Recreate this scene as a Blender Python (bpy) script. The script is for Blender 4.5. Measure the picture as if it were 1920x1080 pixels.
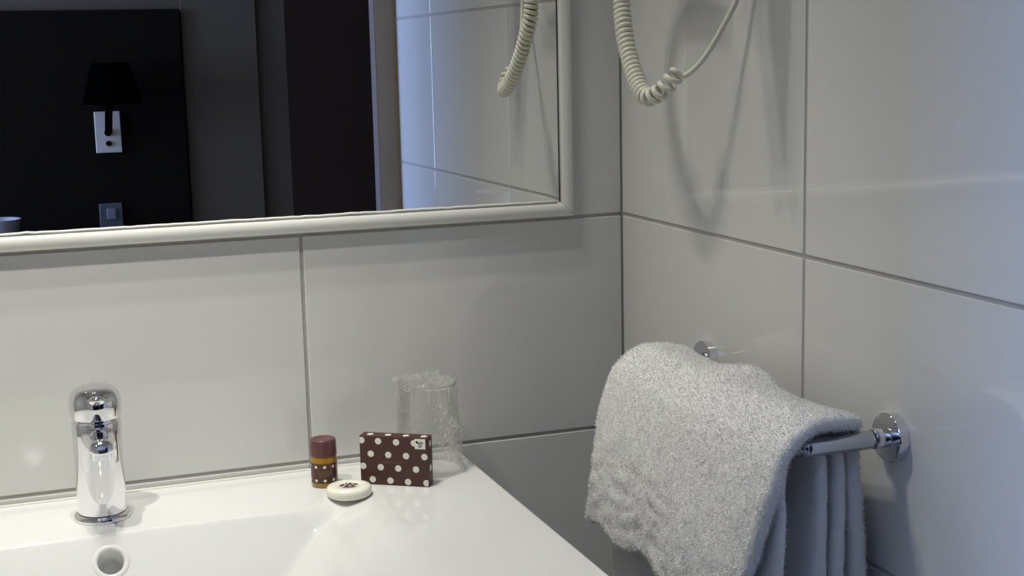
import bpy, bmesh, math, random
import numpy as np
from mathutils import Vector, Matrix, noise

random.seed(7); rng = np.random.default_rng(7)
for o in list(bpy.data.objects): bpy.data.objects.remove(o)
S = bpy.context.scene; COL = S.collection

# ------------------------------------------------------------------ camera, world, lights, exposure
# axes: back (mirror) wall = plane y 0, right wall = plane x 0, z 0 = the tile joint under the mirror
CAM = (-0.6668, -1.4723, 0.1843); YAW, PITCH, ROLL, FPX = 0.3453, -0.1649, -0.0227, 2631.76
def cam_axes():
    cy, sy, cp, sp = math.cos(YAW), math.sin(YAW), math.cos(PITCH), math.sin(PITCH)
    F = Vector((sy*cp, cy*cp, sp)); R = Vector((cy, -sy, 0)); U = R.cross(F)
    cr, sr = math.cos(ROLL), math.sin(ROLL)
    return cr*R + sr*U, -sr*R + cr*U, F
cd = bpy.data.cameras.new('camera'); cam = bpy.data.objects.new('camera', cd); COL.objects.link(cam)
R_, U_, F_ = cam_axes()
cam.matrix_world = Matrix(((R_.x, U_.x, -F_.x, CAM[0]), (R_.y, U_.y, -F_.y, CAM[1]), (R_.z, U_.z, -F_.z, CAM[2]), (0, 0, 0, 1)))
cd.sensor_width = 36; cd.sensor_fit = 'HORIZONTAL'; cd.lens = FPX/1920*36; cd.clip_start = 0.02
S.camera = cam

w = bpy.data.worlds.new('world'); S.world = w; w.use_nodes = True
w.node_tree.nodes['Background'].inputs[0].default_value = (0.55, 0.68, 1, 1)
w.node_tree.nodes['Background'].inputs[1].default_value = 0.05

LAMP_C = (-0.60, -0.26, 1.17); LAMP_D = 0.05
LAMP_POS = [(LAMP_C[0]+sx*LAMP_D, LAMP_C[1]+sy*LAMP_D, LAMP_C[2]) for sx in (-1, 1) for sy in (-1, 1)]
for q in LAMP_POS:                                    # the four bulbs of the ceiling fitting
    ld = bpy.data.lights.new('ceiling_bulb', 'SPOT'); ld.energy = 12.3; ld.color = (1, 0.972, 0.895)
    ld.spot_size = math.radians(80); ld.spot_blend = 1.0; ld.shadow_soft_size = 0.016
    lo = bpy.data.objects.new('ceiling_bulb_light', ld); COL.objects.link(lo); lo.location = q
SPOT_C, SPOT_T = Vector((-0.94, -0.56, 1.17)), Vector((-0.72, 0, 0.15))
ld = bpy.data.lights.new('ceiling_spot', 'SPOT'); ld.energy = 56; ld.color = (1, 0.972, 0.895)
ld.spot_size = math.radians(46); ld.spot_blend = 1.0; ld.shadow_soft_size = 0.02
lo = bpy.data.objects.new('ceiling_spot_light', ld); COL.objects.link(lo); lo.location = SPOT_C
lo.rotation_euler = (SPOT_T-SPOT_C).to_track_quat('-Z', 'Y').to_euler()
ld = bpy.data.lights.new('window_daylight', 'AREA'); ld.energy = 110; ld.color = (0.37, 0.55, 1.08)
ld.shape = 'RECTANGLE'; ld.size = 1.3; ld.size_y = 1.2
lo = bpy.data.objects.new('window_daylight', ld); COL.objects.link(lo)
lo.location = (-3.15, -1.9, 0.3); lo.rotation_euler = (0, math.radians(-90), 0)   # faces +x, into the bedroom

S.view_settings.view_transform = 'Standard'; S.view_settings.look = 'None'
S.view_settings.gamma = 1; S.view_settings.use_curve_mapping = False
S.view_settings.exposure = 0.0
S.cycles.max_bounces = 14; S.cycles.transmission_bounces = 12; S.cycles.transparent_max_bounces = 24
S.cycles.diffuse_bounces = 6; S.cycles.glossy_bounces = 8
S.cycles.use_denoising = True
S.cycles.caustics_reflective = True

# ------------------------------------------------------------------ materials
def mat(name, col, rough=0.5, metal=0, bump=None, var=None, coat=0, trans=0, ior=1.5, spec=0.5, sheen=0):
    m = bpy.data.materials.new(name); m.use_nodes = True; nt = m.node_tree; b = nt.nodes['Principled BSDF']
    b.inputs['Base Color'].default_value = (*col, 1); b.inputs['Roughness'].default_value = rough
    b.inputs['Metallic'].default_value = metal; b.inputs['IOR'].default_value = ior
    b.inputs['Specular IOR Level'].default_value = spec
    b.inputs['Coat Weight'].default_value = coat; b.inputs['Transmission Weight'].default_value = trans
    b.inputs['Sheen Weight'].default_value = sheen
    tc = nt.nodes.new('ShaderNodeTexCoord')
    if bump:                                          # (scale, strength, distance)
        n = nt.nodes.new('ShaderNodeTexNoise'); n.inputs['Scale'].default_value = bump[0]; n.inputs['Detail'].default_value = 3
        bp = nt.nodes.new('ShaderNodeBump'); bp.inputs['Strength'].default_value = bump[1]; bp.inputs['Distance'].default_value = bump[2]
        nt.links.new(tc.outputs['Object'], n.inputs['Vector'])
        nt.links.new(n.outputs['Fac'], bp.inputs['Height']); nt.links.new(bp.outputs['Normal'], b.inputs['Normal'])
    if var:                                           # (scale, other colour)
        n = nt.nodes.new('ShaderNodeTexNoise'); n.inputs['Scale'].default_value = var[0]; n.inputs['Detail'].default_value = 4
        mx = nt.nodes.new('ShaderNodeMix'); mx.data_type = 'RGBA'
        mx.inputs[6].default_value = (*col, 1); mx.inputs[7].default_value = (*var[1], 1)
        nt.links.new(tc.outputs['Object'], n.inputs['Vector']); nt.links.new(n.outputs['Fac'], mx.inputs[0])
        nt.links.new(mx.outputs[2], b.inputs['Base Color'])
    return m
M = {}
M['tile'] = mat('white_glazed_tile', (0.625, 0.625, 0.60), 0.03, bump=(7, 0.06, 0.004))
M['grout'] = mat('grey_grout', (0.40, 0.385, 0.36), 0.9, var=(90, (0.34, 0.33, 0.31)))
M['trim'] = mat('white_glazed_trim', (0.74, 0.74, 0.69), 0.12, bump=(40, 0.05, 0.002))
M['silicone'] = mat('white_silicone', (0.66, 0.66, 0.6), 0.4)
M['basin'] = mat('white_basin_ceramic', (0.70, 0.70, 0.685), 0.04)
M['chrome'] = mat('chrome', (0.80, 0.80, 0.82), 0.04, 1)
M['satin'] = mat('satin_chrome', (0.72, 0.73, 0.75), 0.16, 1)
M['barmetal'] = mat('rail_satin_metal', (0.52, 0.53, 0.55), 0.14, 1)
M['black'] = mat('black_gap', (0.01, 0.01, 0.01), 0.6)
M['mirror'] = mat('mirror_silver', (0.93, 0.94, 0.93), 0.0, 1)
M['edge'] = mat('mirror_edge', (0.05, 0.05, 0.045), 0.3)
M['towel'] = mat('white_terry', (0.83, 0.825, 0.80), 1.0, bump=(700, 0.6, 0.002), spec=0.1, sheen=0.3)
M['cream'] = mat('cream_plastic', (0.66, 0.65, 0.54), 0.28)
M['brown'] = mat('brown_card', (0.062, 0.020, 0.013), 0.45, var=(60, (0.052, 0.017, 0.012)))
M['dot'] = mat('white_print', (0.72, 0.72, 0.64), 0.5)
M['gold'] = mat('gold_print', (0.19, 0.105, 0.045), 0.5)
M['sticker'] = mat('white_sticker', (0.76, 0.76, 0.66), 0.5)
M['ink'] = mat('black_ink', (0.02, 0.02, 0.015), 0.5)
M['inkgrey'] = mat('grey_ink', (0.38, 0.37, 0.35), 0.5)
M['cap'] = mat('maroon_cap', (0.105, 0.040, 0.040), 0.32)
M['amber'] = mat('amber_plastic', (0.33, 0.17, 0.012), 0.12, coat=0.5)
M['label'] = mat('brown_label', (0.068, 0.022, 0.015), 0.18)
M['soap'] = mat('cream_soap_wrap', (0.80, 0.79, 0.68), 0.22, bump=(120, 0.25, 0.002))
M['glass'] = mat('clear_glass', (0.97, 0.98, 0.97), 0.0, trans=1, ior=1.45)
M['bedwall'] = mat('brown_bedroom_wall', (0.105, 0.072, 0.042), 0.85, var=(30, (0.093, 0.064, 0.038)))
M['headboard'] = mat('dark_headboard', (0.0150, 0.0088, 0.0042), 1.0, spec=0.0, var=(50, (0.009, 0.0085, 0.009)))
M['shade'] = mat('black_shade', (0.0012, 0.001, 0.0008), 1.0, spec=0.0)
M['plate'] = mat('sconce_plate', (0.62, 0.55, 0.46), 0.4, 0.3)
M['socket'] = mat('grey_socket', (0.07, 0.07, 0.072), 0.5)
M['socketin'] = mat('light_rocker', (0.16, 0.16, 0.165), 0.5)
M['door'] = mat('dark_brown_door', (0.0110, 0.0062, 0.0028), 1.0, spec=0.0, var=(18, (0.013, 0.0085, 0.007)))
M['jamb'] = mat('beige_jamb', (0.30, 0.24, 0.185), 0.6, var=(20, (0.26, 0.21, 0.165)))
M['jambedge'] = mat('pale_jamb_edge', (0.20, 0.16, 0.13), 0.5)
M['pot'] = mat('white_pot', (0.40, 0.38, 0.36), 0.6)
M['wood'] = mat('dark_wood', (0.03, 0.022, 0.018), 0.5, var=(25, (0.02, 0.015, 0.012)))
M['white'] = mat('white_paint', (0.78, 0.77, 0.74), 0.8)
M['floor'] = mat('grey_floor_tile', (0.20, 0.19, 0.18), 0.35, var=(12, (0.16, 0.155, 0.15)))
M['carpet'] = mat('brown_carpet', (0.06, 0.05, 0.045), 0.95, var=(200, (0.045, 0.037, 0.033)))
M['cabinet'] = mat('white_cabinet', (0.7, 0.7, 0.68), 0.3)
def film_mat(name='clear_film', tint=(0.996, 0.996, 0.993), dif=0.11, rough=0.07, bump=1.0, fk=0.45):
    m = bpy.data.materials.new(name); m.use_nodes = True; nt = m.node_tree; nt.nodes.clear()
    out = nt.nodes.new('ShaderNodeOutputMaterial'); tr = nt.nodes.new('ShaderNodeBsdfTransparent')
    tr.inputs[0].default_value = (*tint, 1)
    gl = nt.nodes.new('ShaderNodeBsdfGlossy'); gl.inputs['Roughness'].default_value = rough
    df = nt.nodes.new('ShaderNodeBsdfDiffuse'); df.inputs[0].default_value = (0.8, 0.8, 0.76, 1)
    fr = nt.nodes.new('ShaderNodeFresnel'); fr.inputs[0].default_value = 1.5
    hf = nt.nodes.new('ShaderNodeMath'); hf.operation = 'MULTIPLY'; hf.inputs[1].default_value = fk; hf.use_clamp = True
    nt.links.new(fr.outputs[0], hf.inputs[0])
    tc = nt.nodes.new('ShaderNodeTexCoord'); n = nt.nodes.new('ShaderNodeTexNoise')
    n.inputs['Scale'].default_value = 190; n.inputs['Detail'].default_value = 2
    bp = nt.nodes.new('ShaderNodeBump'); bp.inputs['Strength'].default_value = bump; bp.inputs['Distance'].default_value = 0.003
    nt.links.new(tc.outputs['Object'], n.inputs['Vector']); nt.links.new(n.outputs['Fac'], bp.inputs['Height'])
    for x in (gl, df): nt.links.new(bp.outputs['Normal'], x.inputs['Normal'])
    m1 = nt.nodes.new('ShaderNodeMixShader'); m1.inputs[0].default_value = dif
    m2 = nt.nodes.new('ShaderNodeMixShader')
    nt.links.new(tr.outputs[0], m1.inputs[1]); nt.links.new(df.outputs[0], m1.inputs[2])
    nt.links.new(hf.outputs[0], m2.inputs[0]); nt.links.new(m1.outputs[0], m2.inputs[1]); nt.links.new(gl.outputs[0], m2.inputs[2])
    nt.links.new(m2.outputs[0], out.inputs['Surface'])
    return m
M['film'] = film_mat()
M['glass'] = film_mat('clear_tumbler_glass', (0.995, 0.997, 0.995), 0.02, 0.03, 0.0, 0.25)
M['crease_glint'] = mat('film_crease_glint', (0.95, 0.95, 0.92), 0.12)  # opaque white standing in for glints on the clear film folds
def bulb_mat():
    m = bpy.data.materials.new('lit_bulb'); m.use_nodes = True; b = m.node_tree.nodes['Principled BSDF']
    b.inputs['Emission Color'].default_value = (1, 0.93, 0.8, 1); b.inputs['Emission Strength'].default_value = 60
    return m
M['bulb'] = bulb_mat()

# ------------------------------------------------------------------ helpers
def link(name, me, m, parent=None, smooth=False, label=None):
    if m is not None: me.materials.append(m)
    if smooth: me.polygons.foreach_set('use_smooth', [True]*len(me.polygons))
    o = bpy.data.objects.new(name, me); COL.objects.link(o)
    if parent is not None: o.parent = parent
    if label: o['label'] = label
    return o
def obj(name, bm, m, parent=None, smooth=False, label=None, auto=None):
    me = bpy.data.meshes.new(name); bmesh.ops.recalc_face_normals(bm, faces=bm.faces)
    if auto is not None:
        for e in bm.edges:
            if len(e.link_faces) == 2 and e.calc_face_angle(0) > math.radians(auto): e.smooth = False
        smooth = True
    bm.to_mesh(me); bm.free()
    return link(name, me, m, parent, smooth, label)
def pydata(name, v, f, m, parent=None, smooth=True, label=None):
    me = bpy.data.meshes.new(name); me.from_pydata([tuple(a) for a in v], [], f); me.update()
    return link(name, me, m, parent, smooth, label)
def thing(name, label, cat, loc=(0, 0, 0), rot=(0, 0, 0), group=None):
    o = bpy.data.objects.new(name, None); COL.objects.link(o); o.location = loc; o.rotation_euler = rot
    o.empty_display_size = 0.05
    o['label'] = label; o['category'] = cat
    if group: o['group'] = group
    return o
def struct(o, label, cat):
    o['kind'] = 'structure'; o['label'] = label; o['category'] = cat
    return o
def box(bm, lo, hi, bev=0.0, seg=2):
    lo, hi = Vector(lo), Vector(hi)
    r = bmesh.ops.create_cube(bm, size=1, matrix=Matrix.Translation((lo+hi)/2) @ Matrix.Diagonal((*(hi-lo), 1)))
    if bev > 0:
        es = list({e for v in r['verts'] for e in v.link_edges})
        bmesh.ops.bevel(bm, geom=es, offset=bev, segments=seg, affect='EDGES', profile=0.5)
    return bm
def bx(lo, hi, bev=0.0, seg=2): return box(bmesh.new(), lo, hi, bev, seg)
def lathe(prof, n=48, mtx=None, bm=None, caps=True):
    bm = bm or bmesh.new(); rings = []
    for r, z in prof:
        if r < 1e-7: rings.append([bm.verts.new((0, 0, z))])
        else: rings.append([bm.verts.new((r*math.cos(2*math.pi*k/n), r*math.sin(2*math.pi*k/n), z)) for k in range(n)])
    for a, b in zip(rings, rings[1:]):
        for k in range(n):
            k2 = (k+1) % n
            if len(a) == 1 and len(b) == 1: continue
            if len(a) == 1: bm.faces.new((a[0], b[k], b[k2]))
            elif len(b) == 1: bm.faces.new((a[k], a[k2], b[0]))
            else: bm.faces.new((a[k], a[k2], b[k2], b[k]))
    if caps:
        if len(rings[0]) > 1: bm.faces.new(rings[0][::-1])
        if len(rings[-1]) > 1: bm.faces.new(rings[-1])
    if mtx is not None: bmesh.ops.transform(bm, matrix=mtx, verts=[v for r in rings for v in r])
    return bm
def frames(P):
    P = [Vector(p) for p in P]; T = []
    for i in range(len(P)):
        T.append((P[min(i+1, len(P)-1)] - P[max(i-1, 0)]).normalized())
    n = T[0].orthogonal().normalized(); N = []
    for t in T:
        n = (n - t*n.dot(t)).normalized(); N.append(n.copy())
    return P, T, N
def tube(P, r, n=12, bm=None, cap=True):
    bm = bm or bmesh.new(); P, T, N = frames(P)
    rr = r if isinstance(r, (list, tuple)) else [r]*len(P); rings = []
    for p, t, nn, q in zip(P, T, N, rr):
        b = t.cross(nn)
        rings.append([bm.verts.new(p + q*(math.cos(2*math.pi*k/n)*nn + math.sin(2*math.pi*k/n)*b)) for k in range(n)])
    for a, b in zip(rings, rings[1:]):
        for k in range(n): bm.faces.new((a[k], a[(k+1) % n], b[(k+1) % n], b[k]))
    if cap: bm.faces.new(rings[0][::-1]); bm.faces.new(rings[-1])
    return bm
def catmull(P, n=12):
    P = [Vector(p) for p in P]; Q = [2*P[0]-P[1]] + P + [2*P[-1]-P[-2]]; out = []
    for i in range(1, len(Q)-2):
        a, b, c, d = Q[i-1:i+3]
        for k in range(n):
            t = k/n
            out.append(0.5*((2*b) + (c-a)*t + (2*a-5*b+4*c-d)*t*t + (3*b-a-3*c+d)*t**3))
    out.append(P[-1]); return out
def resample(P, step):
    P = [Vector(p) for p in P]; L = [0]
    for a, b in zip(P, P[1:]): L.append(L[-1] + (b-a).length)
    n = max(2, int(L[-1]/step)+1); out = []; j = 0
    for i in range(n):
        s = L[-1]*i/(n-1)
        while j < len(L)-2 and L[j+1] < s: j += 1
        f = (s-L[j])/max(1e-9, L[j+1]-L[j]); out.append(P[j].lerp(P[j+1], min(1, f)))
    return out

# ------------------------------------------------------------------ the setting
FL, CE = -1.12, 1.25           # floor and ceiling height
A1, B1, WT, HT, G = 0.3748, 0.3919, 0.3638, 0.25, 0.0036
Y1 = -0.965                    # the tiled right wall ends here
XL = -1.30                     # left wall of the bathroom
wb = struct(obj('wall_back', bx((XL-0.1, 0.0012, FL), (0.1, 0.10, CE)), M['grout']), 'white tiled wall carrying the mirror, behind the washbasin', 'wall')
wr = struct(obj('wall_right', bx((0.0012, Y1, FL), (0.10, 0.0012, CE)), M['grout']), 'white tiled wall carrying the towel rail, right of the washbasin', 'wall')
wl = struct(obj('wall_left', bx((XL-0.1, -1.03, FL), (XL, 0.0012, CE)), M['white']), 'plain white side wall left of the washbasin', 'wall')
tile_cache = {}
def tile(parent, lo, hi):
    lo, hi = Vector(lo), Vector(hi); d = hi-lo; key = tuple(round(a, 4) for a in d)
    if key not in tile_cache:
        bm = bx(-d/2, d/2, 0.0011, 2); me = bpy.data.meshes.new('tile'); bm.to_mesh(me); bm.free()
        me.materials.append(M['tile']); tile_cache[key] = me
    o = bpy.data.objects.new('tile', tile_cache[key]); COL.objects.link(o); o.parent = parent; o.location = (lo+hi)/2
    return o
zs = [k*HT for k in range(-5, 6)]
xs = [-G*0.4, -A1, -A1-0.378, -A1-0.756, XL]
for z0 in zs[:-1]:
    za, zb_ = max(z0+G/2, FL), min(z0+HT-G/2, CE)
    if zb_ - za < 0.02: continue
    for i, (xa, xb) in enumerate(zip(xs[1:], xs)):
        if z0 >= -0.01 and z0 < 0.74 and i in (1, 2): continue         # wholly behind the mirror
        tile(wb, (max(xa, XL)+G/2, 0, za), (xb-(G/2 if i else 0), 0.007, zb_))
ys = [0.0, -B1, -B1-WT, Y1]
for z0 in zs[:-1]:
    za, zb_ = max(z0+G/2, FL), min(z0+HT-G/2, CE)
    if zb_ - za < 0.02: continue
    for i, (ya, yb) in enumerate(zip(ys[1:], ys)):
        tile(wr, (0, ya+(G/2 if i < 2 else 0), za), (0.007, yb-(G/2 if i else 0.0004), zb_))
BX0, BX1, BY = -3.2, 0.95, -2.65
struct(obj('floor', bx((BX0-0.1, BY-0.1, FL-0.1), (BX1+0.1, 0.1, FL)), M['floor']), 'grey floor running from the bathroom into the bedroom', 'floor')
struct(obj('ceiling', bx((BX0-0.1, BY-0.1, CE), (BX1+0.1, 0.1, CE+0.1)), M['white']), 'white ceiling over bathroom and bedroom', 'ceiling')
bm = bx((XL-0.1, -1.03, FL), (-0.80, Y1, CE)); box(bm, (BX0, -1.03, FL), (XL-0.1, Y1, CE)); box(bm, (0.1, -1.03, FL), (BX1, Y1, CE))
box(bm, (-0.80, -1.03, 0.92), (0.1, Y1, CE)); box(bm, (0.0012, -1.03, FL), (0.1, Y1, 0.92))
struct(obj('wall_front', bm, M['white']), 'white partition wall with the doorway to the bedroom', 'wall')
struct(obj('wall_bedroom', bx((BX0-0.1, BY-0.1, FL), (BX1+0.1, BY, CE)), M['bedwall']), 'brown bedroom wall seen in the mirror behind the headboard', 'wall')
struct(obj('wall_bedroom_right', bx((BX1, BY, FL), (BX1+0.1, -1.03, CE)), M['bedwall']), 'brown side wall of the bedroom by the doorway', 'wall')
bm = bx((BX0-0.1, BY, FL), (BX0, Y1, -0.35)); box(bm, (BX0-0.1, BY, 0.95), (BX0, Y1, CE))
box(bm, (BX0-0.1, BY, -0.35), (BX0, -2.58, 0.95)); box(bm, (BX0-0.1, -1.22, -0.35), (BX0, Y1, 0.95))
struct(obj('wall_bedroom_left', bm, M['white']), 'white bedroom wall with the window that lets in blue daylight', 'wall')
# wall return that catches some light at the right end of the bedroom wall
struct(obj('trim_1', bx((-0.165, BY, FL), (0.043, BY+0.014, CE)), M['bedwall']), 'brown wall panel between headboard and dark door in the mirror', 'trim')

# door frame and open door leaf (seen in the mirror)
fr = thing('door_1', 'dark brown open door with beige frame reflected in the mirror', 'door', (0, -1.0, FL)); fr['kind'] = 'structure'
bm = bx((-0.037, 0.030, 0), (0.001, -0.004, 2.04), 0.0012); obj('jamb', bm, M['jamb'], fr)
bm = bx((-0.0386, 0.029, 0), (-0.0371, -0.004, 2.04), 0.0003); obj('jamb_edge', bm, M['jambedge'], fr, label='pale grey front edge of the beige jamb')
lf = obj('door_leaf', bx((-0.025, -0.855, 0.008), (0.015, -0.036, 2.03), 0.003), M['door'], fr)
bm = tube([(-0.026, -0.80, 0.88), (-0.06, -0.80, 0.88), (-0.068, -0.785, 0.88), (-0.068, -0.69, 0.88)], 0.009)
lathe([(0.024, 0), (0.024, 0.008), (0.02, 0.01)], 24, Matrix.Translation((-0.025, -0.80, 0.88)) @ Matrix.Rotation(-math.pi/2, 4, 'Y'), bm)
obj('door_handle', bm, M['satin'], lf, auto=40)

# ------------------------------------------------------------------ mirror with its glazed trim
mr = thing('wall_mirror', 'large wall mirror with white glazed trim above the washbasin', 'mirror', (-0.62, 0, 0))
MX0, MX1, MZ0, MZ1, TW = -1.24, -0.0625, 0.0018, 0.98, 0.0175
def P(*a): return (a[0]+0.62, a[1], a[2])
obj('mirror_glass', bx(P(MX0+TW*0.6, -0.0074, MZ0+TW*0.6), P(MX1-TW*0.6, -0.0006, MZ1-TW*0.6)), M['mirror'], mr)
def trim_piece(a, b, ia, ib):
    """half-round profile between outer corners a,b and inner corners ia,ib (mitred)"""
    prof = [(0, -0.0006)] + [(0.5-0.5*math.cos(t), -0.0035-0.0085*math.sin(t)**0.8) for t in np.linspace(0, math.pi, 13)] + [(1, -0.0006)]
    bm = bmesh.new(); rows = []
    for o_, i_ in ((a, ia), (b, ib)):
        rows.append([bm.verts.new((o_[0]+(i_[0]-o_[0])*u+0.62, y, o_[1]+(i_[1]-o_[1])*u)) for u, y in prof])
    n = len(prof)
    for k in range(n): bm.faces.new((rows[0][k], rows[0][(k+1) % n], rows[1][(k+1) % n], rows[1][k]))
    bm.faces.new(rows[0]); bm.faces.new(rows[1][::-1])
    return bm
e = 0.0003
oc = [(MX0, MZ0), (MX1, MZ0), (MX1, MZ1), (MX0, MZ1)]; ic = [(MX0+TW, MZ0+TW), (MX1-TW, MZ0+TW), (MX1-TW, MZ1-TW), (MX0+TW, MZ1-TW)]
for k in range(4):
    a, b, ia, ib = oc[k], oc[(k+1) % 4], ic[k], ic[(k+1) % 4]
    d = Vector((b[0]-a[0], b[1]-a[1])).normalized()*e
    sh = lambda q, s: (q[0]+s*d.x, q[1]+s*d.y)
    obj('frame_trim', trim_piece(sh(a, 1), sh(b, -1), sh(ia, 1), sh(ib, -1)), M['trim'], mr, auto=50)
# ragged bead of silicone on the inner edge, dark gap at the right edge
pts = [(x+0.62, -0.0082+0.0003*noise.noise(Vector((x*40, 0, 0))), MZ0+TW+0.0006+0.0007*noise.noise(Vector((x*30, 5, 0)))+0.0006*noise.noise(Vector((x*110, 9, 0)))) for x in np.linspace(MX0+TW, MX1-TW-0.004, 160)]
obj('silicone_bead', tube(pts, 0.0014, 8), M['silicone'], mr, smooth=True)
obj('mirror_edge', bx(P(MX1-TW-0.0012, -0.0078, MZ0+TW), P(MX1-TW+0.0003, -0.0074, MZ1-TW)), M['edge'], mr, label='thin dark gap between mirror and trim')

# ------------------------------------------------------------------ washbasin on its cabinet
ZB = -0.258
bs = thing('washbasin', 'glossy white ceramic washbasin with sloping bowl under the mirror', 'washbasin', (-0.6, -0.25, ZB))
WX0, WX1, WY0, WY1 = -1.0, -0.2035, -0.50, -0.0016
def sm_max(a, b, k): h = np.clip(0.5+0.5*(a-b)/k, 0, 1); return b+(a-b)*h + k*h*(1-h)
def basin_h(x, y):
    xm = np.where(x < -0.6, -1.2-x, x)                     # mirrored bowl about the tap
    yb = -0.1335 - 0.009*np.clip((xm+0.60)/0.2, 0, 1)**2 + 0.0025*np.sin((xm+0.6)*9)
    back = 1.19*np.minimum(0, -(yb - y))*1.0               # falls away in front of the back edge
    back = -1.19*(yb - y)
    back = -sm_max(-back, np.zeros_like(back), 0.0035) if False else back
    right = -0.93*(-0.383 - xm)
    front = -0.8*(y + 0.43)
    d = sm_max(back, right, 0.008); d = sm_max(d, front, 0.03); d = sm_max(d, np.full_like(d, -0.105), 0.03)
    k = np.clip(0.0022 + 0.06*np.clip((xm+0.42)/0.05, 0, 1), 0.0022, 0.05)
    d = -sm_max(-d, np.zeros_like(d), k)                  # rounded lip
    d = np.where(d > 0, 0, d)
    er = 0.005                                            # rounded outer rim
    for q in (x-WX0, WX1-x, y-WY0):
        t = np.clip(er-q, 0, er); d = d - (er-np.sqrt(np.maximum(0, er*er-t*t)))
    return d
def lin(a, b, n): return np.linspace(a, b, n)
gx = np.unique(np.r_[WX0+0.005*(1-np.cos(lin(0, math.pi/2, 7))), lin(WX0+0.005, -0.85, 20), lin(-0.85, -0.33, 210), lin(-0.33, WX1-0.005, 30), WX1-0.005+0.005*np.sin(lin(0, math.pi/2, 7))])
gy = np.unique(np.r_[lin(WY1, -0.115, 24), lin(-0.115, -0.165, 44), lin(-0.165, WY0+0.005, 90), WY0+0.005*(1-np.cos(lin(0, math.pi/2, 7)))])
XX, YY = np.meshgrid(gx, gy, indexing='ij'); ZZ = basin_h(XX, YY)
nx, ny = XX.shape
V = np.stack([XX+0.6, YY+0.25, ZZ], -1).reshape(-1, 3).tolist(); Fs = []
# overflow hole: drop the faces inside a circle on the back slope
OV = np.array((-0.600, -0.1515, 0)); ovz = float(basin_h(np.array([[OV[0]]]), np.array([[OV[1]]]))[0, 0]); OV[2] = ovz
nrm = np.array((0, -1.19, 1.0)); nrm = nrm/np.linalg.norm(nrm); e1 = np.array((1., 0, 0)); e2 = np.cross(nrm, e1)
ROV = 0.0122
cc = np.stack([(XX[1:, 1:]+XX[:-1, :-1])/2, (YY[1:, 1:]+YY[:-1, :-1])/2, (ZZ[1:, 1:]+ZZ[:-1, :-1])/2], -1) - OV
inside = ((cc@e1)**2 + (cc@e2)**2 < (ROV+0.0015)**2) & (np.abs(cc@nrm) < 0.01)
idx = np.arange(nx*ny).reshape(nx, ny)
for i in range(nx-1):
    for j in range(ny-1):
        if not inside[i, j]: Fs.append((int(idx[i, j]), int(idx[i+1, j]), int(idx[i+1, j+1]), int(idx[i, j+1])))
def skirt(ids, z):
    base = len(V)
    for k in ids: V.append([V[k][0], V[k][1], z])
    for a in range(len(ids)-1): Fs.append((ids[a], ids[a+1], base+a+1, base+a))
loop = [int(a) for a in np.r_[idx[:, 0], idx[-1, 1:], idx[::-1, -1][1:], idx[0, ::-1][1:]]]
skirt(loop, -0.022)
# flat rim with a hole edge so the ring sits flush
pydata('basin_top', V, Fs, M['basin'], bs, True)
def T3(c, a, b, n): return Matrix(((a[0], b[0], n[0], c[0]), (a[1], b[1], n[1], c[1]), (a[2], b[2], n[2], c[2]), (0, 0, 0, 1)))
mo = T3(OV+np.array((0.6, 0.25, 0)), e1, e2, nrm)
obj('overflow_hole', lathe([(ROV+0.0050, 0.0001), (ROV+0.0035, 0.0009), (ROV+0.0012, 0.0008), (ROV, -0.0008), (ROV-0.0005, -0.004), (ROV-0.001, -0.03), (0, -0.031)], 48, mo, caps=False), M['basin'], bs, smooth=True, label='round overflow hole in the back slope of the bowl')
ax0, ax1, ay0, ay1 = WX0+0.606, WX1+0.594, WY0+0.258, WY1+0.249
bm = bx((ax0, ay0, -0.16), (ax1, ay0+0.012, -0.0215)); box(bm, (ax0, ay1-0.012, -0.16), (ax1, ay1, -0.0215))
box(bm, (ax0, ay0, -0.16), (ax0+0.012, ay1, -0.0215)); box(bm, (ax1-0.012, ay0, -0.16), (ax1, ay1, -0.0215)); box(bm, (ax0, ay0, -0.16), (ax1, ay1, -0.15))
obj('basin_apron', bm, M['basin'], bs)
obj('silicone_joint', bx((WX0+0.6, 0.2435, -0.010), (WX1+0.6-0.005, 0.2486, 0.0016), 0.0012), M['silicone'], bs)
cb = thing('vanity_cabinet', 'white vanity cabinet carrying the washbasin', 'cabinet', (-0.6, -0.25, FL))
zc = ZB-0.161-FL
obj('cabinet_body', bx((-0.392, -0.23, 0.12), (0.39, 0.246, zc), 0.002), M['cabinet'], cb)
for sx in (-1, 1):
    d = obj('cabinet_door', bx((sx*0.196-0.194, -0.249, 0.125), (sx*0.196+0.193, -0.231, zc-0.005), 0.002), M['cabinet'], cb)
    obj('door_knob', tube([(sx*0.05, -0.25, zc-0.1), (sx*0.05, -0.27, zc-0.1)], 0.008), M['chrome'], d, smooth=True)
for sx in (-1, 1):
    for sy in (-0.2, 0.2):
        obj('leg', tube([(sx*0.36, sy, 0.0), (sx*0.36, sy, 0.12)], 0.018, 20), M['satin'], cb, auto=40)

# ------------------------------------------------------------------ mixer tap
TP = (-0.6005, -0.0765, ZB)
tp = thing('mixer_tap', 'chrome single lever mixer tap on the washbasin deck', 'tap', TP)
obj('base_ring', lathe([(0.0200, 0.0002), (0.0272, 0.0002), (0.0276, 0.002), (0.0268, 0.0048), (0.0245, 0.0062), (0.0236, 0.0064), (0.0232, 0.0052), (0.0200, 0.0052)], 64), M['chrome'], tp, auto=45)
obj('tap_body', lathe([(0.0215, 0.0050), (0.0228, 0.0056), (0.0234, 0.0075), (0.0234, 0.060), (0.0236, 0.085), (0.0238, 0.0975), (0.0232, 0.0990), (0.0216, 0.0994), (0.0212, 0.1025), (0.0, 0.1025)], 72), M['chrome'], tp, auto=45)
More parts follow.
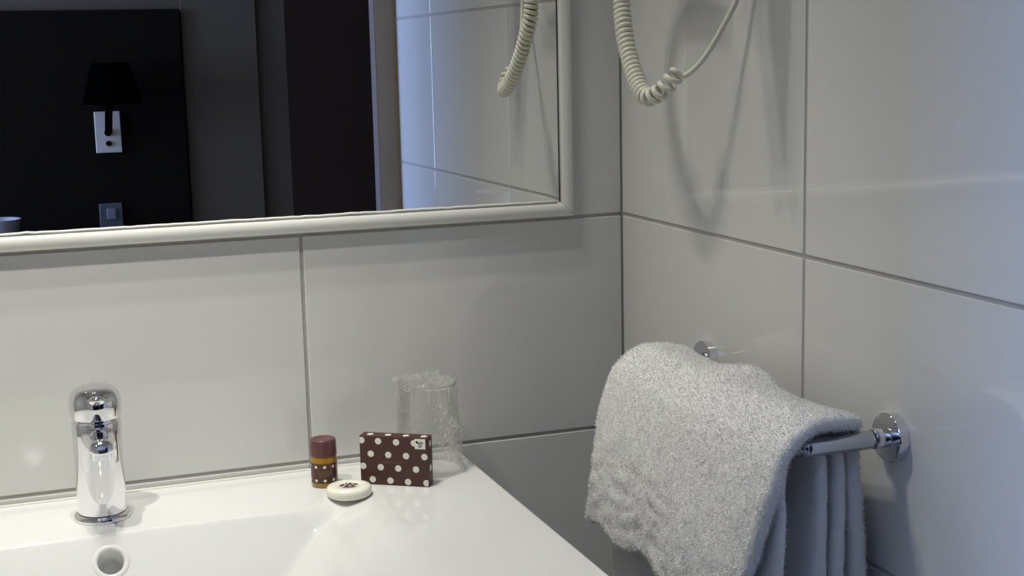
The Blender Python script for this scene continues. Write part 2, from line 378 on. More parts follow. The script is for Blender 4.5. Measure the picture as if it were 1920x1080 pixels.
# spout: flattened tube that leaves the body and drops forward
def spout():
    bm = bmesh.new(); n = 32; rings = []
    for s in np.linspace(0, 1, 16):
        y = -0.008 - 0.052*s; z = 0.0845 + 0.004*s - 0.002*s*s
        wv = 0.0170 - 0.0055*s; hv = 0.0125 - 0.0050*s
        rings.append([bm.verts.new((wv*math.copysign(abs(math.cos(t))**0.85, math.cos(t)), y + 0.004*math.sin(t)*s, z + hv*math.copysign(abs(math.sin(t))**0.85, math.sin(t)))) for t in np.linspace(0, 2*math.pi, n, endpoint=False)])
    # rounded nose
    for k, (sc, dy) in enumerate(((0.93, -0.0035), (0.75, -0.006), (0.45, -0.0074))):
        c = sum((v.co for v in rings[15]), Vector())/n
        rings.append([bm.verts.new(c + (v.co-c)*sc + Vector((0, dy, 0))) for v in rings[15]])
    for a, b in zip(rings, rings[1:]):
        for k in range(n): bm.faces.new((a[k], a[(k+1) % n], b[(k+1) % n], b[k]))
    bm.faces.new(rings[0][::-1]); bm.faces.new(rings[-1])
    return bm
sp = obj('spout', spout(), M['chrome'], tp, auto=60)
obj('aerator', lathe([(0.0, -0.006), (0.0088, -0.006), (0.0095, -0.005), (0.0095, 0.004), (0.0, 0.004)], 32, Matrix.Translation((0, -0.0515, 0.0790))), M['satin'], sp, auto=40)
# handle cap: domed lid that leans slightly forward, with a lever growing out of its front
hm = Matrix.Translation((0, 0, 0.1030)) @ Matrix.Rotation(math.radians(5), 4, 'X')
hd = obj('handle_cap', lathe([(0.0, 0.0002), (0.0228, 0.0002), (0.0246, 0.0012), (0.0250, 0.003), (0.0252, 0.0130), (0.0246, 0.0190), (0.0226, 0.0240), (0.0190, 0.0275), (0.0140, 0.0298), (0.007, 0.0308), (0, 0.0310)], 72, hm), M['chrome'], tp, auto=45)
def lever():
    bm = bmesh.new(); rings = []; n = 24
    for s in np.linspace(0, 1, 14):
        y = -0.012 - 0.034*s; z = 0.122 + 0.004*s + 0.002*s*s
        wv = 0.0105 - 0.0035*s; hv = 0.0065 - 0.0025*s
        f = math.sqrt(max(0.02, 1-max(0, (s-0.88)/0.12)**2))
        rings.append([bm.verts.new((wv*f*math.cos(t), y, z+hv*f*math.sin(t))) for t in np.linspace(0, 2*math.pi, n, endpoint=False)])
    for a, b in zip(rings, rings[1:]):
        for k in range(n): bm.faces.new((a[k], a[(k+1) % n], b[(k+1) % n], b[k]))
    bm.faces.new(rings[0][::-1]); bm.faces.new(rings[-1])
    return bm
obj('lever', lever(), M['chrome'], hd, auto=60)
obj('temperature_mark', lathe([(0, 0), (0.0016, 0), (0.0016, 0.0003), (0, 0.0003)], 16, Matrix.Translation((-0.004, -0.0236, 0.088)) @ Matrix.Rotation(math.pi/2, 4, 'X')), mat('red_mark', (0.5, 0.02, 0.02), 0.3), tp, label='small red hot water mark')

# ------------------------------------------------------------------ toiletries
# spotted carton
W_, H_, D_ = 0.0745, 0.0525, 0.0155
bdir = Vector((0.0623, -0.0412, 0)).normalized()
kt = thing('vanity_kit_box', 'brown carton with white polka dots and a white corner sticker beside the wrapped tumbler', 'box', (-0.3385, -0.0768, ZB), (0, 0, math.atan2(bdir.y, bdir.x)))
obj('carton', bx((0, 0, 0.0002), (W_, D_, H_), 0.0006, 2), M['brown'], kt)
def clip_poly(pts, lo, hi):
    for ax in (0, 1):
        for bnd, s in ((lo[ax], 1), (hi[ax], -1)):
            out = []
            for a, b in zip(pts, pts[1:]+pts[:1]):
                ia, ib = s*(a[ax]-bnd) >= 0, s*(b[ax]-bnd) >= 0
                if ia: out.append(a)
                if ia != ib:
                    t = (bnd-a[ax])/(b[ax]-a[ax]); out.append(tuple(a[k]+t*(b[k]-a[k]) for k in (0, 1)))
            pts = out
            if not pts: return []
    return pts
def disc2(c, r, n=28): return [(c[0]+r*math.cos(2*math.pi*k/n), c[1]+r*math.sin(2*math.pi*k/n)) for k in range(n)]
def print_poly(name, polys, mp, m, parent, label=None, th=0.00012):
    """thin printed shapes; mp maps (u, v, h) to the surface"""
    bm = bmesh.new()
    for pg in polys:
        if len(pg) < 3: continue
        t = [bm.verts.new(mp(u, v, th)) for u, v in pg]; b = [bm.verts.new(mp(u, v, 0)) for u, v in pg]
        bm.faces.new(t)
        for k in range(len(pg)): bm.faces.new((t[k], b[k], b[(k+1) % len(pg)], t[(k+1) % len(pg)]))
    return obj(name, bm, m, parent, label=label)
front = lambda u, v, h: (u, -h, v); top = lambda u, v, h: (u, v, H_+h); side = lambda u, v, h: (W_+h, u, v)
su = W_/823
def fc(px, py): return ((px-712)*su, H_ - (py-245-(px-712)*0.034)/590*H_)
dots = [(737, 300), (940, 311), (1157, 323), (1372, 331), (845, 464), (1057, 477), (1272, 488), (1492, 497), (747, 614), (960, 627), (1172, 640), (1386, 650), (857, 775), (1072, 789), (1285, 802), (1507, 813)]
print_poly('printed_dots', [clip_poly(disc2(fc(*q), 0.00350), (0.0004, 0.0005), (W_-0.0004, H_-0.0005)) for q in dots], front, M['dot'], kt, 'white polka dots')
print_poly('printed_dots', [clip_poly(disc2(((px-790)*su+0.0035, D_/2-0.0005), 0.0035), (0.0005, 0.0005), (W_-0.0005, D_-0.0005)) for px in (860, 1076, 1292, 1508)], top, M['dot'], kt, 'white polka dots')
print_poly('printed_dots', [disc2((D_*0.52, z), 0.0035) for z in (H_*0.86, H_*0.36)], side, M['dot'], kt, 'white polka dots')
c0, c1 = fc(1381, 0)[0], fc(1508, 0)[0]; zt, zl = H_-0.0010, H_-0.0118
stk = print_poly('corner_sticker', [[(c0, zl), (c1, zl), (c1, zt), (c0, zt)]], front, M['sticker'], kt, 'white sticker with a dark comb and brush mark', 0.00022)
def quad(cx, cz, w, h, ang):
    c, s = math.cos(ang), math.sin(ang); return [(cx+c*x-s*z, cz+s*x+c*z) for x, z in ((-w/2, -h/2), (w/2, -h/2), (w/2, h/2), (-w/2, h/2))]
sc = (c1-c0); ox, oz = c0, zt
P2 = lambda fx, fz: (ox+fx*sc, oz-fz*sc)
def ell(cx, cz, a, b, ang, n=20): return [(cx+math.cos(ang)*a*math.cos(t)-math.sin(ang)*b*math.sin(t), cz+math.sin(ang)*a*math.cos(t)+math.cos(ang)*b*math.sin(t)) for t in np.linspace(0, 2*math.pi, n, endpoint=False)]
ink = [ell(*P2(0.25, 0.33), sc*0.18, sc*0.10, math.radians(-32)), quad(*P2(0.46, 0.49), sc*0.07, sc*0.54, math.radians(-27)),
       quad(*P2(0.68, 0.33), sc*0.28, sc*0.065, math.radians(-27)), quad(*P2(0.44, 0.76), sc*0.22, sc*0.06, math.radians(-27))]
st_f = lambda u, v, h: (u, -0.00022-h, v)
print_poly('sticker_mark', ink, st_f, M['ink'], stk)
print_poly('sticker_mark', [quad(*P2(0.60, 0.60), sc*0.20, sc*0.36, math.radians(-27))], st_f, M['inkgrey'], stk)
def text_obj(body, size, m, mtx, parent, name):
    cu = bpy.data.curves.new(name, 'FONT'); cu.body = body; cu.size = size; cu.align_x = 'CENTER'; cu.align_y = 'CENTER'; cu.extrude = 0.00006; cu.space_character = 1.1
    t = bpy.data.objects.new(name, cu); COL.objects.link(t); bpy.context.view_layer.update()
    me = bpy.data.meshes.new_from_object(t.evaluated_get(bpy.context.evaluated_depsgraph_get()))
    bpy.data.objects.remove(t); me.transform(mtx)
    return link(name, me, m, parent)
cx_, cz_ = fc(1102, 570)
text_obj('VANITY KIT', 0.0036, M['gold'], Matrix.Translation((cx_, -0.0001, cz_)) @ Matrix.Rotation(math.pi/2, 4, 'X'), kt, 'printed_lettering')

# little bottle
bt = thing('shampoo_bottle', 'small bottle with maroon cap, amber band and spotted brown label', 'bottle', (-0.3745, -0.0640, ZB))
RB = 0.0137
obj('bottle_body', lathe([(0, 0.0002), (RB-0.0010, 0.0002), (RB-0.0001, 0.0012), (RB, 0.003), (RB, 0.0315), (RB-0.0007, 0.033), (0, 0.033)], 48), M['amber'], bt, auto=40)
obj('bottle_label', lathe([(RB+0.0001, 0.0052), (RB+0.00025, 0.0053), (RB+0.00025, 0.0262), (RB+0.0001, 0.0263)], 48, caps=False), M['label'], bt, auto=40)
obj('cap', lathe([(0, 0.0331), (RB-0.0004, 0.0331), (RB+0.0002, 0.0337), (RB-0.0003, 0.0495), (RB-0.0009, 0.0503), (RB-0.0022, 0.0507), (RB-0.0030, 0.0503), (0, 0.0503)], 48), M['cap'], bt, auto=40)
fa = math.atan2(CAM[1]+0.0640, CAM[0]+0.3745)               # the label faces into the room
def cyl(u, v, h): a = fa + 0.04 + u/RB; return ((RB+0.00026+h)*math.cos(a), (RB+0.00026+h)*math.sin(a), v)
print_poly('label_dots', [disc2((k*0.0094, z), 0.00155, 16) for k in (-2, -1, 0, 1, 2) for z in (0.0228, 0.0083)], cyl, M['dot'], bt, 'white dots')
words = []
for row, (z, ws) in enumerate(((0.0180, (0.0032, 0.0030, 0.0026, 0.0030)), (0.0156, (0.0026, 0.0036, 0.0030, 0.0028)), (0.0130, (0.0030, 0.0036, 0.0026)))):
    tot = sum(ws)+0.0008*(len(ws)-1); u = -tot/2
    for q in ws:
        for k in range(5):                                  # strokes of unreadably small lettering
            a, b = u+q*k/5, u+q*(k+0.72)/5; h = 0.0010+0.0003*((k*7+row) % 3)
            words.append([(a, z-h/2), (b, z-h/2), (b, z+h/2), (a, z+h/2)])
        u += q+0.0008
print_poly('label_lettering', words, cyl, M['gold'], bt)

# round soap
so = thing('soap', 'round cream wrapped soap with a brown spotted seal in front of the bottle', 'soap', (-0.3590, -0.1090, ZB))
obj('soap_disc', lathe([(0, 0.0002), (0.0205, 0.0002), (0.0222, 0.0010), (0.0231, 0.0028), (0.0233, 0.0055), (0.0230, 0.0080), (0.0219, 0.0098), (0.0195, 0.0106), (0.0160, 0.0109), (0.0105, 0.0109), (0.0100, 0.0102), (0, 0.0102)], 64), M['soap'], so, auto=60)
seal = lambda u, v, h: (u, v, 0.0102+h)
pg = [((0.0088+0.0010*math.sin(5*t+0.6)+0.0006*math.sin(9*t))*math.cos(t), (0.0088+0.0010*math.sin(5*t+0.6)+0.0006*math.sin(9*t))*math.sin(t)) for t in np.linspace(0, 2*math.pi, 60, endpoint=False)]
sl = print_poly('paper_seal', [pg], seal, M['label'], so, 'brown seal', 0.0002)
print_poly('seal_dots', [disc2(q, 0.0014, 14) for q in ((-0.003, 0.003), (0.0045, 0.0025), (0.0005, -0.0025), (-0.006, -0.002), (0.006, -0.004), (0.0005, 0.0068))], lambda u, v, h: (u, v, 0.0104+h), M['dot'], sl)

# wrapped tumbler
tb = thing('tumbler', 'clear tumbler upside down in crinkled plastic film behind the spotted carton', 'glass', (-0.2570, -0.0560, ZB))
obj('tumbler_glass', lathe([(0.0335, 0.0006), (0.0342, 0.0003), (0.0350, 0.0006), (0.0352, 0.002), (0.0310, 0.0905), (0.0302, 0.0930), (0.0282, 0.0938), (0.0, 0.0934), (0.0, 0.0825), (0.0265, 0.0825), (0.0282, 0.0805), (0.0332, 0.002)], 72, caps=False), M['glass'], tb, auto=50)
FILM_D = [(Vector((rng.normal(), rng.normal(), rng.normal()*0.6)).normalized(), f, q) for f, q in zip(rng.uniform(60, 330, 16), rng.uniform(0, 6.28, 16))]
def film_pt(s, a, lift=0.0):
    right = max(0, math.cos(a-0.1))                         # loose fold on the right-hand side
    if s < 0.74:
        t = s/0.74; z = 0.0006+0.103*t; r = 0.0385-0.0005*t - 0.0040*right*t
        r += 0.0125*right**3*math.exp(-((t-0.42)/0.26)**2)
        r += 0.0016*math.exp(-(t/0.08)**2)*(1+0.5*math.sin(7*a))
    else:
        t = (s-0.74)/0.26; r = 0.0380*(1-t)**0.75 - 0.0040*right*(1-t); z = 0.1036+0.0050*math.sin(math.pi/2*t)-0.004*right*(1-t)
    p = Vector((r*math.cos(a), r*math.sin(a), z)); k = 0
    for d, f, q in FILM_D: k += 0.0011*60/f**0.9*2.4*(1-2*abs(math.sin(p.dot(d)*f+q))**0.7)
    k += 0.0022*noise.noise(p*75)+0.0012*noise.noise(p*210)
    k *= min(1, s/0.05)*(1.0 if s < 0.9 else (1-s)/0.1)
    p = p + Vector((math.cos(a)*(k+lift), math.sin(a)*(k+lift), 0 if s < 0.70 else k*0.4+lift))
    rr = math.hypot(p.x, p.y); lim = 0.0362-0.0044*min(1, max(0, p.z)/0.0905)
    if s < 0.74 and rr < lim: p.x *= lim/rr; p.y *= lim/rr
    p.y = min(p.y, 0.0525); p.z = max(p.z, 0.0006 if p.z < 0.08 else 0.0950)
    return p
na, nz = 220, 130
fv = [film_pt(j/(nz-1), 2*math.pi*i/na) for j in range(nz) for i in range(na)]
ff = [(j*na+i, j*na+(i+1) % na, (j+1)*na+(i+1) % na, (j+1)*na+i) for j in range(nz-1) for i in range(na)]
fo = pydata('plastic_film', fv, ff, M['film'], tb, False, 'crinkled clear plastic film')
# thin ribs along folds of the film, coloured white to imitate its sparkle
bm = bmesh.new(); ca = math.atan2(CAM[1]+0.056, CAM[0]+0.257)
for k in range(190):
    if k < 26: s0, a0, ds, da = rng.uniform(0.60, 0.80), ca+rng.normal(0.25, 0.35), rng.normal(0, 0.008), rng.normal(0, 0.22)
    elif k < 105: s0, a0, ds, da = rng.uniform(0.04, 0.66), ca+rng.normal(0.62, 0.22), rng.normal(0, 0.022), rng.normal(0, 0.07)
    else: s0, a0, ds, da = rng.uniform(0.03, 0.75), ca+rng.uniform(-0.8, 1.7), rng.normal(0, 0.02), rng.normal(0, 0.06)
    P_ = [film_pt(min(0.97, max(0.02, s0+ds*q)), a0+da*q, 0.0004) for q in np.linspace(-0.5, 0.5, 5)]
    if (P_[0]-P_[-1]).length < 0.0008: continue
    r0 = rng.uniform(0.00010, 0.00028); tube(P_, [r0*0.3, r0, r0, r0, r0*0.3], 5, bm)
obj('film_crease_glints', bm, M['crease_glint'], fo, smooth=True, label='sharp creases of the film with glints put in as white ribs')

# ------------------------------------------------------------------ towel rail
ZR, XB, YF, YN = -0.130, -0.0850, -0.2130, -0.5340
rl = thing('towel_rail', 'chrome towel rail with round wall plates on the right tiled wall', 'towel rail', (0, (YF+YN)/2, ZR))
ym = (YF+YN)/2
for y in (YF, YN):
    ro = Matrix.Translation((0, y-ym, 0)) @ Matrix.Rotation(-math.pi/2, 4, 'Y')
    obj('wall_plate', lathe([(0.0, 0.0002), (0.0202, 0.0002), (0.0202, 0.0085), (0.0196, 0.0092), (0.0, 0.0092)], 56, ro), M['chrome'], rl, auto=40)
    obj('collar', lathe([(0.0, 0.0093), (0.0082, 0.0093), (0.0084, 0.0100), (0.0084, 0.0215), (0.0080, 0.0220), (0, 0.0220)], 40, ro), M['chrome'], rl, auto=40)
bar = catmull([(-0.0221, YN-ym, 0), (-0.05, YN-ym, 0), (XB+0.008, YN-ym, 0), (XB+0.002, YN-ym+0.002, 0), (XB, YN-ym+0.009, 0), (XB, YN-ym+0.08, 0), (XB, YF-ym-0.08, 0), (XB, YF-ym-0.009, 0), (XB+0.002, YF-ym-0.002, 0), (XB+0.008, YF-ym, 0), (-0.05, YF-ym, 0), (-0.0221, YF-ym, 0)], 8)
obj('bar', tube(bar, 0.0078, 28), M['barmetal'], rl, smooth=True)

# ------------------------------------------------------------------ towel over the rail
tw = thing('towel', 'white terry towel folded over the chrome towel rail', 'towel', (XB, ym, ZR))
def interp(tab, s): return np.interp(s, [a[0] for a in tab], [a[1] for a in tab])
def sheet(path, yl, yr, thick, n_u, n_v, folds, seed, dz=None):
    """path: (x, z) points front to back; yl/yr: tables of edge y along the path (0..1)"""
    C = catmull([(x, 0, z) for x, z in path], 10); C = resample(C, 0.001)
    L = len(C); sv = np.linspace(0, 1, n_v); u = 0.5-0.5*np.cos(np.linspace(0, math.pi, n_u))
    u = 0.35*u+0.65*np.linspace(0, 1, n_u)
    sv = 0.12*(0.5-0.5*np.cos(math.pi*sv))+0.88*sv
    ii = sv*(L-1); i0 = np.clip(ii.astype(int), 0, L-2); f = ii-i0
    cx = np.array([p.x for p in C]); cz = np.array([p.z for p in C])
    px = cx[i0]*(1-f)+cx[i0+1]*f; pz = cz[i0]*(1-f)+cz[i0+1]*f
    px0, pz0 = px, pz
    tx, tz = np.gradient(px), np.gradient(pz); l = np.hypot(tx, tz); tx, tz = tx/l, tz/l
    nxv, nzv = -tz, tx                                       # outward: front side -x, top +z
    flip = -1 if nxv[n_v//8] > 0 else 1
    nxv, nzv = nxv*flip, nzv*flip
    YLv, YRv = interp(yl, sv), interp(yr, sv)
    U, Vv = np.meshgrid(u, sv, indexing='ij')
    Y = YLv[None]*(1-U)+YRv[None]*U
    off = np.zeros_like(U)
    for k in range(n_u):
        for j in range(n_v):
            q = Vector((Y[k, j]*14+seed, Vv[k, j]*3.0, seed*1.7)); off[k, j] = folds*(noise.noise(q)*1.0)
            q = Vector((Y[k, j]*45, px[j]*45, pz[j]*45+seed)); off[k, j] += 0.0018*noise.noise(q)
    off *= np.clip((-0.125-pz)/0.06, 0.22, 1)[None]
    if dz is not None:                                       # the top sags behind the bar, with one hump
        back = np.clip((px+0.082)/0.035, 0, 1)*np.clip((pz+0.16)/0.045, 0, 1)
        sag = 0.0085*(1-1.15*np.exp(-((Y+0.372)/0.026)**2)-0.75*np.exp(-((Y+0.215)/0.030)**2)-0.45*np.exp(-((Y+0.53)/0.03)**2))
        off = off - sag*back[None]
    du = np.minimum((U)*np.abs(YRv-YLv)[None], (1-U)*np.abs(YRv-YLv)[None]); dv = np.minimum(sv, 1-sv)[None]*L*0.001
    r = thick*0.62
    ed = lambda d: np.sqrt(np.maximum(0, 1-np.clip(1-d/r, 0, 1)**2))
    t = thick/2*ed(du)*ed(dv+0*du)
    X0 = px[None]+nxv[None]*off; Z0 = pz[None]+nzv[None]*off
    if dz is not None:                                       # slide the front rows up so the sheet ends at the hem
        zt = -0.20; fr_ = (np.arange(n_v) < n_v//2)[None] & (pz[None] < zt)
        lowz = pz[0]; hz = dz(Y, lowz); Zn = hz + (pz[None]-lowz)*(zt-hz)/(zt-lowz)
        h = np.arange(n_v) < n_v//2
        Xn = np.interp(Zn.ravel(), pz[h], px[h]).reshape(Zn.shape)
        X0 = np.where(fr_, X0-px[None]+Xn, X0); Z0 = np.where(fr_, Z0-pz[None]+Zn, Z0)
    top = np.stack([X0+nxv[None]*t, Y, Z0+nzv[None]*t], -1); bot = np.stack([X0-nxv[None]*t, Y, Z0-nzv[None]*t], -1)
    top[..., 0] = np.minimum(top[..., 0], -0.004); bot[..., 0] = np.minimum(bot[..., 0], -0.004)
    V = np.concatenate([top.reshape(-1, 3), bot.reshape(-1, 3)]); n = n_u*n_v; ix = np.arange(n).reshape(n_u, n_v)
    q = np.stack([ix[:-1, :-1], ix[1:, :-1], ix[1:, 1:], ix[:-1, 1:]], -1).reshape(-1, 4)
    Fq = np.concatenate([q, q[:, ::-1]+n]) if flip == 1 else np.concatenate([q[:, ::-1], q+n])
    rim = np.r_[ix[:, 0], ix[-1, 1:], ix[::-1, -1][1:], ix[0, ::-1][1:]]
    return V, [tuple(int(b) for b in a) for a in Fq], rim, n
HUMP = lambda Y, s, x: 0.006*np.exp(-((Y+0.225)/0.035)**2)*np.clip((x+0.125)/-0.0+0, 0, 0) if False else 0*Y
pA = [(-0.131, -0.37), (-0.131, -0.30), (-0.129, -0.24), (-0.123, -0.18), (-0.114, -0.138), (-0.104, -0.122), (-0.089, -0.1110), (-0.068, -0.1070), (-0.048, -0.1075), (-0.034, -0.113), (-0.027, -0.130), (-0.026, -0.17), (-0.027, -0.26), (-0.029, -0.37)]
ylA = [(0, -0.198), (0.12, -0.208), (0.3, -0.216), (0.45, -0.224), (0.6, -0.232), (1, -0.240)]
yrA = [(0, -0.486), (0.12, -0.506), (0.26, -0.533), (0.36, -0.550), (0.45, -0.552), (0.52, -0.546), (0.565, -0.536), (0.59, -0.520), (0.64, -0.519), (0.8, -0.53), (1, -0.545)]
def hem(y, zlow):                                           # the front hem ends higher at the far end
    k = np.clip((y+0.402)/0.010, 0, 1); k = k*k*(3-2*k)
    return zlow*(1-k) + (-0.283+0.004*np.sin(y*70))*k
sheets = [sheet(pA, ylA, yrA, 0.013, 120, 190, 0.0065, 3.1, hem)]
pB = [(-0.109, -0.37), (-0.108, -0.28), (-0.106, -0.20), (-0.105, -0.155), (-0.103, -0.138)]
sheets.append(sheet(pB, [(0, -0.215), (1, -0.225)], [(0, -0.528), (0.4, -0.535), (0.75, -0.536), (1, -0.536)], 0.010, 90, 70, 0.004, 8.7))
pC = [(-0.0655, -0.126), (-0.061, -0.140), (-0.058, -0.17), (-0.060, -0.26), (-0.064, -0.37)]
sheets.append(sheet(pC, [(0, -0.23), (1, -0.23)], [(0, -0.521), (0.25, -0.521), (1, -0.526)], 0.012, 90, 80, 0.006, 15.2))
pD = [(-0.048, -0.126), (-0.0435, -0.140), (-0.041, -0.17), (-0.042, -0.26), (-0.045, -0.37)]
sheets.append(sheet(pD, [(0, -0.23), (1, -0.23)], [(0, -0.520), (0.25, -0.522), (1, -0.538)], 0.010, 90, 80, 0.004, 21.4))
names = ['folded_front_layer', 'inner_front_layer', 'inner_back_layer', 'middle_back_layer']
org = np.array((XB, ym, ZR)); pile_src = []
for nm, (V, Fq, rim, n) in zip(names, sheets):
    me = bpy.data.meshes.new(nm); me.from_pydata((V-org).tolist(), [], Fq); me.update()
    bm = bmesh.new(); bm.from_mesh(me); bmesh.ops.remove_doubles(bm, verts=bm.verts, dist=1e-5); bmesh.ops.recalc_face_normals(bm, faces=bm.faces)
    if bm.calc_volume(signed=True) < 0: bmesh.ops.reverse_faces(bm, faces=bm.faces)
    bm.to_mesh(me); bm.free()
    link(nm, me, M['towel'], tw, True); pile_src.append(me)
def pile(me, count, ln):
    me.calc_loop_triangles(); nt_ = len(me.loop_triangles); tri = np.empty(nt_*3, np.int32); me.loop_triangles.foreach_get('vertices', tri); tri = tri.reshape(-1, 3)
    co = np.empty(len(me.vertices)*3, np.float32); me.vertices.foreach_get('co', co); co = co.reshape(-1, 3)
    a, b, c = co[tri[:, 0]], co[tri[:, 1]], co[tri[:, 2]]; cr = np.cross(b-a, c-a); ar = np.linalg.norm(cr, axis=1); N = cr/np.maximum(ar, 1e-12)[:, None]
    k = rng.choice(nt_, count, p=ar/ar.sum()); r1, r2 = np.sqrt(rng.random(count)), rng.random(count)
    P_ = a[k]*(1-r1)[:, None]+b[k]*(r1*(1-r2))[:, None]+c[k]*(r1*r2)[:, None]
    d = N[k]+rng.normal(0, 0.55, (count, 3)); d[:, 2] -= 0.25; d /= np.linalg.norm(d, axis=1)[:, None]
    d2 = N[k]*0.3+rng.normal(0, 0.8, (count, 3)); d2[:, 2] -= 0.45; d2 /= np.linalg.norm(d2, axis=1)[:, None]
    s = np.cross(d, rng.normal(size=(count, 3))); s /= np.linalg.norm(s, axis=1)[:, None]
    L = ln*rng.uniform(0.5, 1.25, count)[:, None]; wd = 0.0002
    v = np.stack([P_-s*wd, P_+s*wd, P_+d*L*0.6+s*wd, P_+d*L*0.6-s*wd, P_+d*L*0.6+d2*L*0.5], 1)
    return v.reshape(-1, 3)
VV = np.concatenate([pile(pile_src[0], 190000, 0.0027), pile(pile_src[1], 30000, 0.0026), pile(pile_src[2], 26000, 0.0026), pile(pile_src[3], 26000, 0.0026)])
VV[:, 0] = np.minimum(VV[:, 0], -0.001-XB)
wx, wy, wz = VV[:, 0]+XB, VV[:, 1]+ym, VV[:, 2]+ZR        # leave out loops that would poke into the rail
near = np.zeros(len(VV), bool)
for y in (YF, YN): near |= (np.hypot(wy-y, wz-ZR) < 0.0105) & (wx > XB-0.012)
near |= (np.hypot(wx-XB, wz-ZR) < 0.0105)
for y in (YF, YN): near |= (np.hypot(wy-y, wz-ZR) < 0.022) & (wx > -0.012)
VV = VV.reshape(-1, 5, 3)[~near.reshape(-1, 5).any(1)].reshape(-1, 3)
nt5 = len(VV)//5; base = np.arange(nt5)[:, None]*5
loops = np.concatenate([base+np.array([[0, 1, 2, 3]]), base+np.array([[3, 2, 4]])], 1).reshape(-1).astype(np.int32)
me = bpy.data.meshes.new('terry_pile'); me.vertices.add(len(VV)); me.vertices.foreach_set('co', VV.reshape(-1).astype(np.float32))
me.loops.add(len(loops)); me.loops.foreach_set('vertex_index', loops)
me.polygons.add(nt5*2); ls = (np.arange(nt5)[:, None]*7+np.array([[0, 4]])).reshape(-1).astype(np.int32)
me.polygons.foreach_set('loop_start', ls); me.update(calc_edges=True); me.validate()
tpo = link('terry_pile', me, M['towel'], tw); tpo['kind'] = 'stuff'

# ------------------------------------------------------------------ hair dryer: only its cord hangs into view
dr = thing('hair_dryer', 'cream hair dryer with coiled cord hanging in front of the right tiled wall', 'hair dryer', (0, -0.30, 0.50))
o3 = Vector((0, -0.30, 0.50))
coil = [(-0.088, -0.250, 0.360), (-0.074, -0.185, 0.345), (-0.063, -0.148, 0.300), (-0.0605, -0.138, 0.238), (-0.0640, -0.1500, 0.205), (-0.0660, -0.1660, 0.180), (-0.0685, -0.190, 0.155), (-0.0690, -0.2130, 0.1405), (-0.0640, -0.2290, 0.1440), (-0.0570, -0.2390, 0.1540), (-0.0500, -0.2450, 0.1650)]
path = resample(catmull(coil, 16), 0.0004); Pp, Tt, Nn = frames(path)
tot = len(path); turn = 0; hel = []
for i, (p, t, n_) in enumerate(zip(Pp, Tt, Nn)):
    f = i/tot; pitch = 0.0060 if f < 0.84 else 0.0060+0.0035*min(1, (f-0.84)/0.1)
    turn += 0.0004/pitch*2*math.pi
    rad = 0.0068*min(1, (1-f)/0.015+0.3); b = t.cross(n_)
    hel.append(p + rad*(math.cos(turn)*n_+math.sin(turn)*b) - o3)
hel = resample(hel, 0.0016)
tail = [hel[-2], hel[-1]] + [Vector(q)-o3 for q in ((-0.0470, -0.2490, 0.1600), (-0.0400, -0.2560, 0.1660), (-0.0320, -0.2660, 0.1790), (-0.0220, -0.2800, 0.2045), (-0.0140, -0.2945, 0.2320), (-0.0100, -0.303, 0.262), (-0.010, -0.306, 0.33), (-0.020, -0.306, 0.44))]
hel = hel[:-2] + resample(catmull(tail, 10), 0.003)
obj('coiled_cord', tube(hel, 0.00275, 8), M['cream'], dr, smooth=True, label='cream coiled cord with a straight tail')
obj('wall_holder', bx((-0.055, -0.07, -0.07), (0-0.0002, 0.07, 0.16), 0.012, 3), M['cream'], dr, auto=40)
hs = tube([(-0.105, -0.040, -0.235), (-0.105, -0.036, -0.18), (-0.104, -0.030, -0.10), (-0.103, -0.02, 0.0), (-0.103, -0.015, 0.10), (-0.103, -0.012, 0.15), (-0.103, -0.011, 0.165)], [0.008, 0.017, 0.026, 0.036, 0.044, 0.040, 0.024], 32)
obj('handset', hs, M['cream'], dr, smooth=True)

# ------------------------------------------------------------------ ceiling fitting with four bulbs (outside the frame, mirrored in the chrome)
cl = thing('ceiling_light', 'square ceiling fitting with four lit bulbs above the washbasin', 'lamp', (LAMP_C[0], LAMP_C[1], CE))
obj('fitting_plate', bx((-0.11, -0.11, -0.02), (0.11, 0.11, -0.0005), 0.004), M['satin'], cl)
for q in LAMP_POS:
    x, y = q[0]-LAMP_C[0], q[1]-LAMP_C[1]
    mt = Matrix.Translation((x, y, 0))
    h_ = obj('bulb_holder', lathe([(0.022, -0.052), (0.024, -0.05), (0.024, -0.021), (0.0, -0.021), (0.0, -0.046), (0.020, -0.047)], 32, mt, caps=False), M['satin'], cl, auto=40)
    obj('bulb', lathe([(0.0, -0.0485), (0.018, -0.0485), (0.018, -0.0475), (0, -0.0475)], 24, mt), M['bulb'], h_)

cs = thing('ceiling_spotlight', 'single adjustable ceiling spotlight turned to the mirror wall', 'lamp', (SPOT_C.x, SPOT_C.y, CE))
obj('spot_base', lathe([(0, -0.012), (0.045, -0.012), (0.046, -0.010), (0.046, -0.0005), (0, -0.0005)], 32), M['satin'], cs, auto=40)
sq = Matrix.Translation((0, 0, SPOT_C.z-CE)) @ (SPOT_T-SPOT_C).to_track_quat('-Z', 'Y').to_matrix().to_4x4()
h_ = obj('spot_head', lathe([(0.030, -0.004), (0.032, -0.002), (0.032, 0.02), (0.022, 0.055), (0.0, 0.058), (0.0, 0.030), (0.028, 0.012)], 32, sq, caps=False), M['satin'], cs, auto=40)
obj('bulb', lathe([(0.0, 0.026), (0.026, 0.026), (0.026, 0.028), (0, 0.028)], 24, sq), M['bulb'], h_)

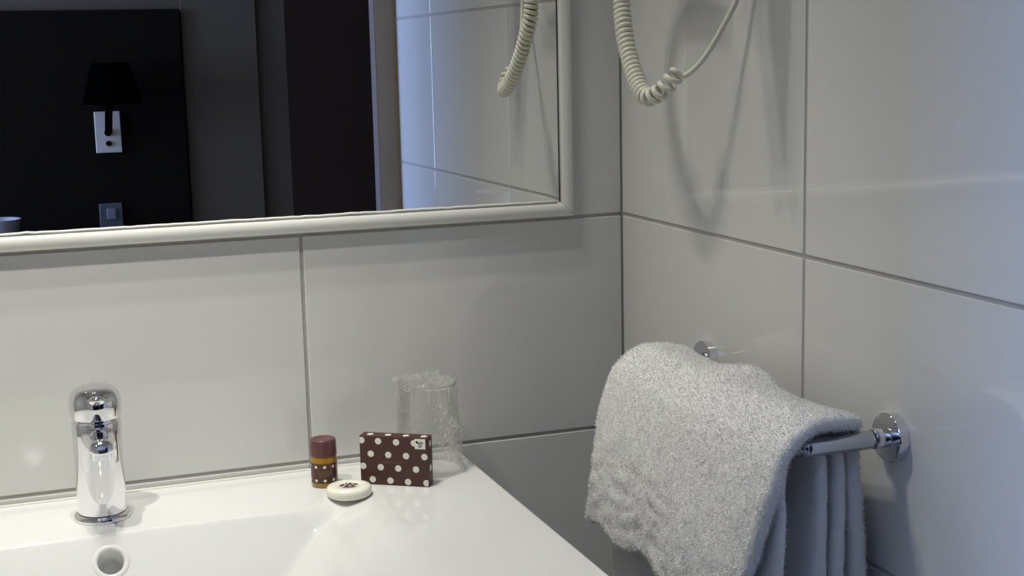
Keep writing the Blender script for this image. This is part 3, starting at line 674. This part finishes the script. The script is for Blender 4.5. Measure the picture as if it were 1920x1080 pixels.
# ------------------------------------------------------------------ bedroom things seen in the mirror
hb = obj('headboard', bx((-1.3, 0, 0), (1.3, 0.03, 1.45), 0.004), M['headboard']); hb.location = (-1.47, BY+0.0005, FL+0.0005)
hb['label'] = 'tall dark headboard panel on the brown bedroom wall, seen in the mirror'; hb['category'] = 'headboard'
YS = BY+0.0307
sc_ = thing('wall_lamp', 'wall lamp with black tapered shade on the dark headboard, seen in the mirror', 'wall lamp', (-0.386, YS, 0))
def mx(x): return x+0.386
obj('wall_plate', bx((mx(-0.4205), 0, -0.061), (mx(-0.3505), 0.010, 0.0535), 0.002), M['plate'], sc_)
obj('switch_knob', lathe([(0, 0), (0.0075, 0), (0.0075, 0.008), (0, 0.008)], 24, Matrix.Translation((mx(-0.386), 0.0101, -0.035)) @ Matrix.Rotation(-math.pi/2, 4, 'X')), M['shade'], sc_, auto=40, label='black switch knob')
bm = tube([(mx(-0.386), 0.0101, -0.005), (mx(-0.386), 0.04, 0.0), (mx(-0.386), 0.085, 0.05), (mx(-0.380), 0.10, 0.09), (mx(-0.375), 0.10, 0.115)], [0.010, 0.010, 0.010, 0.010, 0.010], 16)
obj('arm', bm, M['shade'], sc_, smooth=True)
obj('lamp_shade', lathe([(0.078, 0.0), (0.080, 0.0), (0.050, 0.110), (0.0485, 0.110)], 48, Matrix.Translation((mx(-0.3745), 0.10, 0.0765)), caps=False), M['shade'], sc_, smooth=True)
so_ = thing('wall_socket', 'grey switch and socket plate below the wall lamp, seen in the mirror', 'socket', (-0.392, YS, -0.26))
obj('socket_plate', bx((-0.032, 0, -0.075), (0.032, 0.008, 0.058), 0.003), M['socket'], so_)
obj('rocker', bx((-0.014, 0.0081, 0.012), (0.014, 0.013, 0.045), 0.004), M['socketin'], so_, label='pale rocker switch')
obj('socket_ring', lathe([(0.016, 0), (0.020, 0), (0.020, 0.004), (0.016, 0.004), (0.016, 0)], 32, Matrix.Translation((0, 0.0081, -0.028)) @ Matrix.Rotation(-math.pi/2, 4, 'X'), caps=False), M['socketin'], so_, auto=40)
bt_ = thing('bedside_table', 'dark wooden bedside table under the wall lamp', 'table', (-0.66, BY+0.25, FL))
obj('table_top', bx((-0.25, -0.215, 0.75), (0.25, 0.2, 0.79), 0.003), M['wood'], bt_)
for sx in (-1, 1):
    for sy in (-1, 1): obj('leg', bx((sx*0.22-0.02, sy*0.17-0.02, 0), (sx*0.22+0.02, sy*0.17+0.02, 0.75)), M['wood'], bt_)
pt = thing('pot', 'white tapered pot on the bedside table, at the left edge of the mirror', 'pot', (-0.690, BY+0.19, FL+0.7901))
obj('pot_body', lathe([(0.0, 0.0), (0.034, 0.0), (0.036, 0.002), (0.056, 0.113), (0.058, 0.116), (0.0535, 0.116), (0.034, 0.006), (0, 0.006)], 40, caps=False), M['pot'], pt, auto=40)
